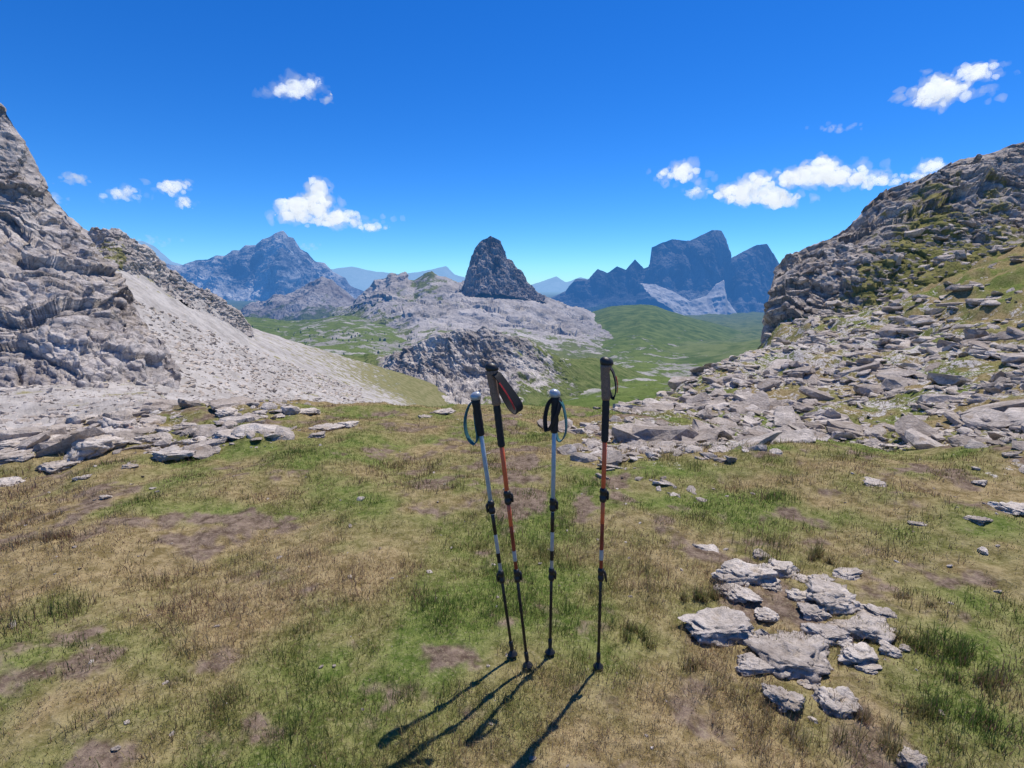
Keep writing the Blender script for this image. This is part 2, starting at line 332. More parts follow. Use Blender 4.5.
loft('rock_tower_peak',[[(454,302,2480),(460,292,2480),(466,280,2480),(470,268,2480),(473,256,2480),(475.5,248,2480),(479,243,2480),(483,239,2480),(487,238,2480),(490,236,2480),(496,238,2480),(500,241,2480),(503,250,2480),(505,258,2480),(512,261,2480),(516,267,2480),(523,272,2480),(527,281,2480),(534,289,2480),(544,298,2480)],
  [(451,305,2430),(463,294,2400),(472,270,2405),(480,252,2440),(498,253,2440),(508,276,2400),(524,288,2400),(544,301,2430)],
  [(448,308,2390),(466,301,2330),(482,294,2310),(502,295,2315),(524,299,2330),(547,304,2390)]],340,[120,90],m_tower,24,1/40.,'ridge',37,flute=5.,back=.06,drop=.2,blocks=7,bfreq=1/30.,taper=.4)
loft('green_hill',[[(540,345,2900,1),(588,320,2900,1),(610,312,2900,1),(640,309,2900,1),(655,311,2850,1),(668,317,2800,1),(700,328,2700,1),(735,340,2600,1),(762,349,2500,1),(840,372,2400,1)],
  [(540,350,2300,1),(640,330,2200,.9),(700,346,2100,.75),(840,378,2000,1)],
  [(540,372,1100,.7),(620,362,1200,.62),(700,366,1200,.55),(840,388,1100,.9)],
  [(540,404,480,.6),(620,390,500,.58),(700,386,480,.58),(840,405,480,.9)],
  [(540,430,200,.7),(700,424,200,.7),(840,430,200,.9)]],560,[60,90,90,40],m_green,34,1/170.,'ridge',43)
loft('alpine_slope',[[(200,322,1900,.8),(245,324,1850,.8),(290,330,1800,.7),(340,322,1800,.6),(380,330,1700,.6),(420,342,1600,.5)],
  [(200,345,1300,.7),(290,346,1250,.6),(380,352,1150,.5),(420,360,1100,.5)],[(200,400,600,.5),(420,400,600,.8)]],350,[70,80],m_green,34,1/140.,'ridge',47)
loft('rocky_ridge',[[(330,370,520,1),(365,372,505,1),(385,362,490,.4),(394,352,480),(400,352,478),(405,346,474),(412,345,470),(420,342,468),(428,340,466),(434,334,463),(440,333,462),(446,333,462),(452,331,461),(462,328,460),(470,329,460),(475,331,460),(485,326,460),(491,330,457),(497,331,455,.1),(510,336,458,.3),(528,339,466,.4),(545,349,474,.6),(560,358,480,.6),(590,372,500,.9),(640,394,520,1),(720,425,560,1)],
  [(330,376,470,1),(365,380,455,1),(392,376,440,.1),(415,376,430,0),(440,378,424,0),(465,380,420,0),(485,380,415,0),(500,372,420,.1),(520,370,425,.4),(545,374,435,.4),(590,386,450,.9),(640,402,470,1),(720,432,500,1)],
  [(330,384,440,1),(365,390,420,1),(400,392,400,.4),(440,398,380,.25),(480,399,370,.3),(520,394,380,.6),(590,400,410,.7),(640,412,430,1),(720,438,450,1)],
  [(330,425,300,1),(640,435,300,1),(720,450,300,1)]],640,[120,60,40],m_mid,9.,1/15.,'ridge',53,flute=5.,blocks=.9,bfreq=1/8.,lean=.55,ledge=3.2,lf=.11,dip=.55)
loft('scree_hillside',[[(-150,120,170,0),(60,216,152,0),(90,232,146,.1),(104,230,146,.3),(118,231,150,.4),(134,243,153,.2),(150,254,160,0),(170,270,170,.1),(190,285,180,0),(207,291,190),(225,306,200,0),(242,318,212,0),(252,336,225,.3),(300,355,250,.4),(345,372,280,.5),(400,392,310,.8),(450,412,340,1)],
  [(-150,260,148,0),(60,262,136,0),(100,256,134,.45),(140,276,142,.3),(190,306,162,.2),(225,322,186,.2),(248,334,206,.3),(300,360,232,.4),(345,378,260,.45),(400,396,290,.6),(450,416,320,1)],
  [(-150,340,90,0),(60,330,92,0),(130,328,98,0.05),(200,345,115,.1),(260,366,140,.2),(310,380,170,.3),(350,391,200,.3),(400,404,235,.4),(450,420,260,.8)],
  [(-150,415,34,.1),(0,408,38,.2),(100,398,46,.3),(150,386,55,.38),(200,396,62,.2),(300,408,85,.3),(400,420,115,.35),(450,432,135,.6)],
  [(-150,480,15,0),(0,462,17,.1),(100,446,19,.1),(200,438,26,.2),(300,440,40,.3),(400,448,60,.5),(450,455,80,.5)]],760,[80,120,110,60],m_scree,1.1,1/8.,'scree',61,blocks=.12,bfreq=1/1.4)
loft('rock_band',[[(84,236,143,.0),(92,228,142,0),(104,229,141,.2),(118,229,143,.3),(134,241,146,.1),(150,252,153,0),(163,262,160,0),(172,270,163,.1),(186,281,172,0),(200,288,180),(207,290,183),(225,304,194,0),(242,316,205,0),(249,326,214,.0)],
  [(84,250,138,.0),(104,247,137,.55),(118,248,138,.6),(134,262,141,.2),(163,285,154,0),(186,299,166,.1),(207,309,178),(225,319,190,.1),(250,333,209,.1)],
  [(84,262,134,.2),(110,262,132,.6),(140,284,140,.2),(186,308,159),(225,326,183),(252,340,205)]],380,[60,40],m_cliff,2.6,1/6.,'crag',64,flute=1.,blocks=1.0,bfreq=1/3.,back=.03,drop=.1,ledge=.9,lf=.3,taper=.7)
loft('rock_cliff',[[(-400,-200,78),(-150,-10,78),(-40,70,77),(0,104,76),(10,118,76),(22,140,76),(34,165,76),(48,188,76),(60,206,76),(85,232,75),(97,250,74),(108,268,73),(122,290,71),(132,303,70),(140,322,68),(154,340,66),(160,360,63),(176,388,60)],
  [(-400,80,66),(-150,150,66),(0,215,68),(30,230,68),(60,255,68),(85,270,68,.1),(100,290,67),(120,318,66),(140,344,62),(176,392,59)],
  [(-400,250,56),(-150,290,56),(0,312,55),(60,320,56),(100,335,57,.1),(130,355,57),(150,368,57),(176,395,58)],
  [(-400,430,44,.1),(-150,412,45,.1),(0,400,46,.1),(60,396,48,.1),(110,392,51,.2),(150,390,54,.2),(176,400,56)],
  [(-400,500,40,.1),(-150,470,41,.1),(0,450,41,.1),(60,445,42,.1),(110,430,45,.2),(150,424,48,.2),(176,420,50)]],700,[190,180,90,30],m_cliff,3.4,1/11.,'crag',67,flute=1.2,blocks=.6,bfreq=1/3.6,ledge=2.8,lf=.2,dip=.5,mod=1)
loft('rock_outcrop',[[(774,335,46),(770,290,41),(775,272,39),(782,266,38),(800,256,38),(815,246,38),(840,230,38.5,.1),(858,218,39,.1),(870,208,39,.0),(892,191,40),(915,186,40,.3),(935,178,41,.1),(960,163,42,.2),(990,155,43,.1),(1024,145,44,0),(1200,90,46)],
  [(768,338,40),(768,305,34),(776,290,33.5),(786,284,34),(805,276,34),(830,262,34.5,.1),(858,248,35,.1),(890,226,35.5,.35),(920,216,36,.6),(960,202,37,.4),(1024,190,38,.35),(1200,150,40)],
  [(764,342,34),(764,325,31.5),(780,312,31),(800,305,31),(830,290,31,.15),(858,276,31.2,.45),(890,258,31.5,.65),(930,246,32,.75),(970,240,33,.5),(1024,228,34,.35),(1200,190,35)],
  [(762,355,31),(764,350,29),(790,346,28.5,.3),(830,330,28,.4),(870,312,28,.7),(900,302,28,.7),(950,285,28,.8),(1024,268,28,.8),(1200,235,28)],
  [(762,375,28),(790,370,26,.4),(830,358,26,.4),(900,330,26,.7),(1024,300,26,.8),(1200,270,26)]],700,[150,140,90,30],m_out,2.4,1/6.,'crag',71,flute=1.0,blocks=.4,bfreq=1/2.2,back=.2,ledge=1.3,lf=.45,dip=-.35,et=.05,mod=1)

# ---------------------------------------------------------------- stones
def ico(sub):
    bm=bmesh.new(); bmesh.ops.create_icosphere(bm,subdivisions=sub,radius=1); bm.verts.ensure_lookup_table()
    v=np.array([x.co[:] for x in bm.verts]); f=np.array([[q.index for q in p.verts] for p in bm.faces]); bm.free(); return v,f
ICO={k:ico(k) for k in (1,2,3,5)}
def rock_shape(sub,seed,rough=.05,planes=12,fr=2.2):
    r=np.random.default_rng(seed); v,f=ICO[sub]; v=v.copy()
    for q in range(planes+1):
        n=r.normal(size=3); n/=np.linalg.norm(n); d=r.uniform(.42,.8)
        if q==0: n=np.array([r.normal(0,.12),r.normal(0,.12),1.]); n/=np.linalg.norm(n); d=.42
        e=np.maximum(v@n-d,0); v-=e[:,None]*n
    n0=v/np.linalg.norm(v,axis=1,keepdims=True)
    if sub>=3:
        v+=n0*(fbm(v*fr+seed,6,seed)*rough*3.8)[:,None]
        w=v@np.array([[1,.3,.2],[-.3,1,.1],[-.2,.1,1]])*np.array([2.4,2.4,4.5])+seed
        i1,e1=cells(w,seed); v+=n0*(i1*rough*1.8-np.exp(-e1*9)*rough*1.7)[:,None]
    else: v*= (1+r.uniform(-rough,rough,size=(len(v),1))*2)
    return v,f
def stone_mat(name,ca,cb,sc,lichen=(.30,.22,.14)):
    m,t=newmat(name); g=t.n.new('ShaderNodeNewGeometry'); P=g.outputs['Position']
    n1=t.noise(P,sc,6,.65); n2=t.noise(P,sc*7,6,.7); n3=t.noise(P,sc*1.6,4,.6)
    c=t.mix(t.mr(n1,.35,.65),ca,cb); c=t.mix(t.mr(n2,.35,.6,.5,0),c,(.24,.21,.18))
    c=t.mix(t.mr(n3,.58,.70,0,.55),c,lichen)
    v2=t.attr('tone'); c=t.mix(1.,c,t.mix(v2,(.70,.66,.62),(1.12,1.10,1.06)),'MULTIPLY')
    finish(t,c,.9,t.math('ADD',t.math('MULTIPLY',n2,.7),n1),.8,.22/sc,haze=False)
    return m
m_stone=stone_mat('limestone',(.44,.39,.345),(.70,.64,.58),5.,(.42,.34,.25))
m_stone2=stone_mat('limestone_scree',(.43,.385,.345),(.68,.62,.565),3.)
m_lich=stone_mat('limestone_lichen',(.44,.40,.37),(.64,.59,.55),5.,(.52,.24,.12))
def rock(u,v,w,h,name='rock',seed=0,mat=None,flat=.5,planes=12):
    loc,_=gp(u,v+h*.25); depth=loc.y*CP+(EYE-loc.z)*SP; k=depth/F; W=w*k*1.1
    vs,f=rock_shape(5,seed,.06,planes)
    ext=vs.max(0)-vs.min(0); vs=vs/ext
    a=np.random.default_rng(seed).uniform(-.5,.5)
    D=W*.8; Hh=max(h*k*.8,.22*W*flat)*1.15
    vs=vs*np.array([W,D,Hh]); ca,sa=math.cos(a),math.sin(a)
    vs=vs@np.array([[ca,sa,0],[-sa,ca,0],[0,0,1]])
    vs=vs+np.array([loc.x,loc.y,loc.z+Hh*.10])
    return mk(name,vs,f,mat or m_stone,dict(tone=np.full(len(vs),np.random.default_rng(seed+5).uniform(.35,1))),smooth=True)
hero=[(722,622,68,32),(745,572,52,22),(778,568,40,20),(797,594,24,14),(832,594,58,26),(846,575,30,12),(872,628,60,26),(828,632,42,20),(790,655,80,34),(752,662,36,16),(835,698,48,24),(783,697,36,22),(862,655,44,18),(742,596,36,12),(768,616,26,14),(812,612,30,12),(880,612,26,10),(888,648,24,14),(766,640,22,10),(816,662,26,12),(845,640,22,12),(760,556,22,8),(728,590,24,10),(856,605,28,12),
  (908,756,30,22),(875,484,28,7),(708,549,26,5),(978,520,24,8),(915,523,16,5),(1012,508,34,16),(980,484,16,6),(905,648,12,6),(700,640,18,8),(733,578,36,14),(770,584,30,12),(800,578,26,10),(818,580,24,9),(756,640,26,10),(800,640,24,10),(870,668,26,10),(812,682,26,10)]
for k,q in enumerate(hero): rock(*q,seed=100+k)
left=[(126,424,44,34,1),(88,446,56,34,0),(60,466,40,12,0),(28,442,50,18,0),(8,456,40,14,0),(172,456,38,14,1),(238,434,50,12,0),(262,428,34,10,0),(330,429,34,8,0),(318,434,18,6,0),(350,424,20,6,0),(228,412,26,10,0),(196,440,20,8,0),(12,482,30,9,0),(150,438,24,10,0),(104,432,30,16,1),(130,466,14,8,0),(105,497,10,6,0),(15,442,30,12,0),(440,412,24,7,0),(425,416,14,5,0),(55,430,30,12,0),(185,425,22,8,0),(80,478,16,7,0),(310,412,22,7,0)]
for k,(u,v,w,h,l) in enumerate(left): rock(u,v,w,h,name='boulder' if w>40 else 'rock',seed=200+k,mat=m_lich if l else m_stone)

def scatter(name,pos,size,mat,sub,flat=.5,nT=16,seed=1,planes=9,tilt=.2):
    r=np.random.default_rng(seed); T=[rock_shape(sub,seed*50+k,.06,planes) for k in range(nT)]
    Vs=[];Fs=[];To=[];off=0; n=len(pos)
    for k in range(nT):
        idx=np.arange(k,n,nT); 
        if len(idx)==0: continue
        v,f=T[k]; a=r.uniform(0,2*math.pi,len(idx)); ti=r.normal(0,tilt,(len(idx),2))
        s=size[idx][:,None]*np.stack([r.uniform(.8,1.3,len(idx)),r.uniform(.55,1.,len(idx)),r.uniform(.6,1.6,len(idx))*flat],-1)
        P=v[None]*s[:,None,:]
        x=P[...,0]*np.cos(a)[:,None]-P[...,1]*np.sin(a)[:,None]; y=P[...,0]*np.sin(a)[:,None]+P[...,1]*np.cos(a)[:,None]
        z=P[...,2]+x*ti[:,:1]+y*ti[:,1:]
        P=np.stack([x,y,z],-1)+pos[idx][:,None,:]
        Vs.append(P.reshape(-1,3)); Fs.append((f[None]+(np.arange(len(idx))*len(v))[:,None,None]+off).reshape(-1,3)); off+=len(idx)*len(v)
        To.append(np.repeat(r.uniform(0.,1,len(idx)),len(v)))
    return mk(name,np.concatenate(Vs),np.concatenate(Fs),mat,dict(tone=np.concatenate(To)),smooth=False)
def sample(n,r0,r1,a0,a1,thr,seed,kfreq=.9):
    r=np.random.default_rng(seed); R=r0*(r1/r0)**r.random(n); A=np.radians(r.uniform(a0,a1,n)); x=R*np.sin(A); y=R*np.cos(A)
    q=np.stack([x,y,0*x],-1)
    s=stone_at(x,y); s=s+(.65*fbm(q*kfreq,4,91)+.5*fbm(q*.25,3,92))*np.clip(s*4,0,1)
    k=(s>thr+r.uniform(-.18,.18,n)); return x[k],y[k],R[k],s[k],r
x,y,R_,s,r=sample(52000,2.6,45,-52,58,.50,5)
size=(.009+.0048*R_)*np.exp(r.normal(0,.75,len(x))); size=np.minimum(size,.5)
z=ground_z(x,y)+size*.02
big=size>.06
pos=np.stack([x,y,z],-1)
scatter('scree_stones',pos[big],size[big],m_stone2,2,.45,seed=3)
scatter('gravel_stones',pos[~big],size[~big],m_stone2,1,.45,seed=4)
n=300; R_=1.2*(9/1.2)**r.random(n); A=np.radians(r.uniform(-52,52,n)); x=R_*np.sin(A); y=R_*np.cos(A); sz=(.003+.0024*R_)*np.exp(r.normal(0,.5,n))
scatter('pebbles',np.stack([x,y,ground_z(x,y)+sz*.1],-1),sz,m_stone2,2,.5,seed=8)
Pp,k0,gr=LOFTS['scree_hillside']; n=8000
i=r.integers(k0+150,Pp.shape[0],n); j=r.integers(0,int(Pp.shape[1]*.85),n); pos=Pp[i,j]; d=np.hypot(pos[:,0],pos[:,1])
size=(.0028*d)*np.exp(r.normal(0,.6,n)); 
scatter('scree_blocks',pos,np.minimum(size,.9),m_stone2,1,.6,seed=6)
Pp,k0,gr=LOFTS['rock_outcrop']; n=1000
i=r.integers(k0+240,Pp.shape[0]-30,n); j=r.integers(40,Pp.shape[1]-1,n); pos=Pp[i,j]
scatter('outcrop_blocks',pos,.16*np.exp(r.normal(0,.5,n)),m_stone2,2,.6,seed=7)

# ---------------------------------------------------------------- grass
def blades(name,n,r0,r1,a0,a1,L,W,mat,seed,tuft=False,centers=None):
    r=np.random.default_rng(seed)
    if centers is None:
        R=r0*(r1/r0)**r.random(n); A=np.radians(r.uniform(a0,a1,n)); x=R*np.sin(A); y=R*np.cos(A)
        p=np.stack([x,y,0*x],-1)
        dn=.62+.8*fbm(p*3.2,3,95)+.45*fbm(p*14,2,96)-.6*np.clip((soil_at(x,y)-.12)*5,0,1)
        dn-=2.2*np.clip(stone_at(x,y)+.5*fbm(p*.9,4,91)-.42,0,1)*2
        k=dn>r.random(n)*1.0; x,y,R=x[k],y[k],R[k]
    else:
        c=centers[r.integers(0,len(centers),n)]; x=c[:,0]+r.normal(0,1,n)*c[:,2]; y=c[:,1]+r.normal(0,1,n)*c[:,2]; R=np.hypot(x,y)
    n=len(x); z=ground_z(x,y); a=r.uniform(0,2*math.pi,n); lean=np.abs(r.normal(0,.9,n)) if not tuft else np.abs(r.normal(0,.6,n))
    p=np.stack([x,y,0*x],-1)
    ll=L*np.exp(r.normal(0,.35,n))*(1+.9*fbm(p*2.2,4,97)); ll=np.clip(ll,L*.3,L*2.4); w=W*(.45+.42*R)*r.uniform(.6,1.3,n)
    la=r.uniform(0,2*math.pi,n)
    b=np.stack([x,y,z-.004],-1); side=np.stack([np.cos(a),np.sin(a),0*a],-1)*w[:,None]*.5
    dirm=np.stack([np.cos(la)*np.sin(lean*.6),np.sin(la)*np.sin(lean*.6),np.cos(lean*.6)],-1)
    l2=np.minimum(lean*1.5,1.75); dirt=np.stack([np.cos(la)*np.sin(l2),np.sin(la)*np.sin(l2),np.cos(l2)],-1)
    mid=b+dirm*ll[:,None]*.5; tip=mid+dirt*ll[:,None]*.5
    V=np.stack([b-side,b+side,mid+side*.8,mid-side*.8,tip],1)
    o=np.arange(n)[:,None]*5
    Fc=np.concatenate([o+np.array([[0,1,2]]),o+np.array([[0,2,3]]),o+np.array([[3,2,4]])],0)
    gq=np.clip(grass_green(x,y)+r.normal(0,.2,n)+(.12 if tuft else 0),0,1)[:,None]
    straw=np.array([.56,.42,.25]); ol=np.array([.30,.25,.095]); gn=np.array([.12,.19,.042])
    c=np.where(gq<.5,straw*(1-gq*2)+ol*gq*2,ol*(2-gq*2)+gn*(gq*2-1)); 
    rb=(r.random(n)<.10+.35*np.clip(fbm(p*1.7,4,99)*3,0,1))[:,None]; c=np.where(rb,np.array([.27,.16,.115]),c)
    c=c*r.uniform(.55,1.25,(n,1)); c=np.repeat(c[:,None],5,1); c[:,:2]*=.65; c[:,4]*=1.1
    return mk(name,V,Fc,mat,cols=dict(col=c.reshape(-1,3)))
m,t=newmat('grass_blades'); c=t.attr('col',True)
d=t.n.new('ShaderNodeBsdfDiffuse'); tr=t.n.new('ShaderNodeBsdfTranslucent'); ms=t.n.new('ShaderNodeMixShader'); ms.inputs[0].default_value=.42
t.l.new(c,d.inputs[0]); t.l.new(c,tr.inputs[0]); t.l.new(d.outputs[0],ms.inputs[1]); t.l.new(tr.outputs[0],ms.inputs[2])
o=t.n.new('ShaderNodeOutputMaterial'); t.l.new(ms.outputs[0],o.inputs[0]); m_grass=m
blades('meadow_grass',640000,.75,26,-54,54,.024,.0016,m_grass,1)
cen=[]
for (u,v,rad_) in [(20,545,.08),(45,520,.08),(5,520,.10),(60,540,.06),(730,690,.04),(745,735,.05),(915,640,.05),(950,660,.05),(985,690,.05),(640,640,.03),(1000,740,.06),(860,740,.05),(930,720,.05),(690,668,.03),(905,600,.03),(700,600,.03),(820,560,.03),(770,720,.04),(850,720,.04)]:
    q,_=gp(u,v); 
    for _ in range(5): cen.append((q.x+random.gauss(0,rad_),q.y+random.gauss(0,rad_),rad_*.35))
cr_=np.random.default_rng(9)
for _ in range(420):
    R=1.1*(9/1.1)**cr_.random(); A=math.radians(cr_.uniform(-50,50)); cen.append((R*math.sin(A),R*math.cos(A),.010+.012*R))
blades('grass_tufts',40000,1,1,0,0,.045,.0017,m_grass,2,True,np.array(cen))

# ---------------------------------------------------------------- distant trees
def trees(name,src,n,ht,rows,cols,seed):
    Pp,k0,gr=LOFTS[src]; r=np.random.default_rng(seed)
    i=r.integers(k0+rows[0],k0+rows[1],n*4); j=r.integers(int(cols[0]*Pp.shape[1]),int(cols[1]*Pp.shape[1]),n*4)
    p=Pp[i,j]; k=fbm(p/60.,3,seed)>0.0; p=p[k][:n]; n=len(p)
    ang=np.arange(6)/6*2*math.pi; ring=np.stack([np.cos(ang),np.sin(ang),0*ang],-1)
    tv=np.concatenate([ring*[.22,.22,0]+[0,0,.08],[[0,0,.7]],ring*[.15,.15,0]+[0,0,.42],[[0,0,1.]],ring*[.03,.03,0]+[0,0,-.1]])
    tf=[[a,(a+1)%6,6] for a in range(6)]+[[7+a,7+(a+1)%6,13] for a in range(6)]+[[14+a,14+(a+1)%6,6] for a in range(6)]
    s=ht*np.exp(r.normal(0,.35,n)); V=tv[None]*s[:,None,None]*np.array([1.8,1.8,1])+p[:,None]
    V+=r.normal(0,.03,V.shape)*s[:,None,None]
    Fc=(np.array(tf)[None]+(np.arange(n)*20)[:,None,None]).reshape(-1,3)
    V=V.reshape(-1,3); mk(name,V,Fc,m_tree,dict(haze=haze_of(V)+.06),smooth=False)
m_tree,t=newmat('conifer_foliage'); g=t.n.new('ShaderNodeNewGeometry')
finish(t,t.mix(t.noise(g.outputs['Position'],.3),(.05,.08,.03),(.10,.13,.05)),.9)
trees('distant_trees','alpine_slope',220,5,(10,150),(0,1),5)

# ---------------------------------------------------------------- trekking poles
def pmat(name,col,rough=.4,metal=0.,nz=0.,sc=60.,spec=.5):
    m,t=newmat(name); tc=t.n.new('ShaderNodeTexCoord'); n=t.noise(tc.outputs['Object'],sc,4,.7)
    c=t.mix(t.mr(n,.3,.7),tuple(q*(1-nz) for q in col),tuple(min(1,q*(1+nz)) for q in col))
    p=t.n.new('ShaderNodeBsdfPrincipled'); t.l.new(c,p.inputs['Base Color']); p.inputs['Metallic'].default_value=metal; p.inputs['Specular IOR Level'].default_value=spec
    t.put(p.inputs['Roughness'],t.mr(n,.3,.7,rough*.8,min(1,rough*1.3))); 
    b=t.n.new('ShaderNodeBump'); b.inputs['Strength'].default_value=.3; b.inputs['Distance'].default_value=.001; t.l.new(n,b.inputs['Height']); t.l.new(b.outputs[0],p.inputs['Normal'])
    o=t.n.new('ShaderNodeOutputMaterial'); t.l.new(p.outputs[0],o.inputs[0]); return m
M_blk=pmat('black_plastic',(.016,.016,.017),.45,0,.3); M_foam=pmat('black_foam',(.022,.022,.023),.8,0,.3,200)
M_shblk=pmat('black_shaft',(.02,.02,.022),.3,.3,.2); M_or=pmat('orange_shaft',(.70,.12,.045),.4,0.,.12,30)
M_dred=pmat('dark_red_shaft',(.26,.035,.02),.4,0.,.3,30)
M_bl=pmat('silver_blue_shaft',(.33,.43,.51),.35,.2,.12,30); M_slv=pmat('silver_shaft',(.40,.44,.49),.35,.3,.1,30)
M_cork=pmat('cork_grip',(.22,.14,.10),.7,0,.35,180); M_teal=pmat('teal_webbing',(.03,.14,.17),.7,0,.2,300); M_web=pmat('black_webbing',(.018,.018,.02),.8,0,.3,300); M_redw=pmat('red_trim',(.45,.02,.02),.6,0,.2,200)
M_steel=pmat('carbide_tip',(.5,.5,.5),.3,1.,.1)
def prof(name,parent,rows,mat,seg=24):
    a=np.arange(seg)/seg*2*math.pi; Vv=[]
    for z,rx,ry,ox,oy in rows: Vv.append(np.stack([ox+rx*np.cos(a),oy+ry*np.sin(a),np.full(seg,z)],-1))
    Vv=np.array(Vv); n=len(rows); Fc=grid_faces(n,seg,True)
    ob=mk(name,Vv,Fc,mat); me=ob.data
    bm=bmesh.new(); bm.from_mesh(me); bmesh.ops.holes_fill(bm,edges=[e for e in bm.edges if e.is_boundary],sides=0); bmesh.ops.recalc_face_normals(bm,faces=bm.faces[:]); bm.to_mesh(me); bm.free()
    ob.parent=parent; return ob
def cyl(name,par,z0,z1,r0,r1,mat,bev=.001):
    return prof(name,par,[(z0,r0-bev,r0-bev,0,0),(z0+bev,r0,r0,0,0),(z1-bev,r1,r1,0,0),(z1,r1-bev,r1-bev,0,0)],mat)
def ribbon(name,par,pts,w,mat,wd=(0,1,0),th=.0016):
    P=np.array(pts,float); n=len(P); tt=np.linspace(0,n-1,n*8)
    def cr(t):
        i=int(min(max(math.floor(t),0),n-2)); f=t-i; p0=P[max(i-1,0)];p1=P[i];p2=P[i+1];p3=P[min(i+2,n-1)]
        return .5*((2*p1)+(-p0+p2)*f+(2*p0-5*p1+4*p2-p3)*f*f+(-p0+3*p1-3*p2+p3)*f**3)
    C=np.array([cr(q) for q in tt]); T=np.gradient(C,axis=0); T/=np.linalg.norm(T,axis=1,keepdims=True)
    wv=np.array(wd,float); wv/=np.linalg.norm(wv); Wd=wv-(T@wv)[:,None]*T; Wd/=np.linalg.norm(Wd,axis=1,keepdims=True); N=np.cross(T,Wd)
    V=np.stack([C-Wd*w/2-N*th,C+Wd*w/2-N*th,C+Wd*w/2+N*th,C-Wd*w/2+N*th],1)
    ob=mk(name,V,grid_faces(len(C),4,True),mat,smooth=False); ob.parent=par; return ob
def pole(base,top,kind,face=1,strap='loop',lever=0.):
    base=Vector(base); base.z=float(ground_z(np.array([base.x]),np.array([base.y]))[0]); top=Vector(top); ax=top-base; L=ax.length
    e=bpy.data.objects.new('trekking_pole',None); scene.collection.objects.link(e); e.empty_display_size=.1
    z=ax.normalized(); xx=Vector((1,0,0)); xx=(xx-z*xx.dot(z)).normalized(); yy=z.cross(xx)
    M=Matrix((xx,yy,z)).transposed().to_4x4(); M.translation=base; e.matrix_world=M
    big=kind=='orange'
    up,midm=(M_or,M_dred) if big else (M_bl,M_slv)
    prof('tip',e,[(-.035,.0012,.0012,0,0),(-.02,.003,.003,0,0),(0,.004,.004,0,0)],M_steel)
    prof('tip_cone',e,[(-.002,.0045,.0045,0,0),(.03,.0065,.0065,0,0),(.055,.0085,.0085,0,0),(.075,.0085,.0085,0,0),(.078,.006,.006,0,0)],M_blk)
    prof('basket',e,[(.014,.008,.008,0,0),(.012,.018,.018,0,0),(.015,.021,.021,0,0),(.019,.019,.019,0,0),(.026,.010,.010,0,0),(.034,.008,.008,0,0)],M_blk)
    zl,zm=.335*L if big else .33*L,.595*L
    g0=L-(.30 if big else .165)
    cyl('shaft_lower',e,.06,zl,.0058,.0062,M_shblk)
    cyl('shaft_middle',e,zl-.01,zm,.0070,.0072,midm)
    cyl('shaft_middle_band',e,zm-.115,zm-.03,.0074,.0074,M_shblk if not big else M_or)
    cyl('shaft_upper',e,zm-.01,g0+.02,.0080,.0083,up)
    for nm,zc,rr_ in (('lower',zl,.0115),('upper',zm,.0130)):
        prof('clamp_'+nm,e,[(zc-.028,rr_*.75,rr_*.75,0,0),(zc-.024,rr_,rr_,0,0),(zc-.008,rr_*1.05,rr_*1.05,0,0),(zc-.006,rr_*.88,rr_*.88,0,0),(zc+.006,rr_*.88,rr_*.88,0,0),(zc+.008,rr_*1.08,rr_*1.08,0,0),(zc+.020,rr_,rr_,0,0),(zc+.026,rr_*.7,rr_*.7,0,0)],M_blk)
        lx=face*(rr_+.004); k=1.5 if lever and nm=='lower' else 1
        prof('clamp_lever_'+nm,e,[(zc-.022*k,.002,.004,lx+(face*.006 if k>1 else 0),0),(zc-.018*k,.0045,.007,lx+(face*.006 if k>1 else 0),0),(zc+.004,.005,.008,lx,0),(zc+.012,.004,.006,lx-face*.002,0),(zc+.015,.001,.003,lx-face*.003,0)],M_blk)
    prof('marking_rings',e,[(zl+.06,.0076,.0076,0,0),(zl+.062,.0076,.0076,0,0),(zl+.10,.0076,.0076,0,0),(zl+.101,.0076,.0076,0,0)],M_slv if big else M_shblk)
    if big:
        rows=[(g0,.009,.009,0,0),(g0+.005,.0125,.0125,0,0)]
        for k in range(12): zz=g0+.01+k*.0125; q=.0125 if k%2 else .0135; rows.append((zz,q,q,0,0))
        rows.append((g0+.163,.012,.012,0,0)); prof('grip_extension',e,rows,M_foam)
        rows=[]
        for f_,rx,ox in ((0,.0135,0),(.03,.0155,.0),(.10,.0165,0),(.22,.0150,.001),(.35,.0165,.002),(.45,.0150,.002),(.58,.0165,.003),(.72,.0155,.004),(.85,.018,.003),(.93,.021,.001)):
            rows.append((L-.145+f_*.135,rx,rx*.95,-face*ox*1.5,0))
        prof('grip',e,rows,M_cork)
        zt=L-.145+.93*.135
        prof('grip_head',e,[(zt,.0215,.0195,0,0),(zt+.006,.0235,.0205,-face*.001,0),(zt+.016,.0225,.019,-face*.003,0),(zt+.024,.016,.013,-face*.006,0),(zt+.028,.006,.005,-face*.008,0)],M_blk)
    else:
        rows=[(g0,.009,.009,0,0),(g0+.004,.0135,.0135,0,0)]
        for f_,rx in ((.08,.0145),(.2,.0135),(.32,.0155),(.44,.0138),(.56,.0155),(.68,.0138),(.8,.016),(.92,.018)): rows.append((g0+f_*.15,rx,rx,face*.002*f_,0))
        prof('grip',e,rows,M_foam)
        zt=g0+.92*.15
        prof('grip_head',e,[(zt,.018,.017,0,0),(zt+.008,.0205,.018,0,0),(zt+.018,.020,.017,-face*.001,0),(zt+.026,.013,.011,-face*.003,0),(zt+.029,.004,.003,-face*.004,0)],M_slv)
    zt=L-.03; s=face
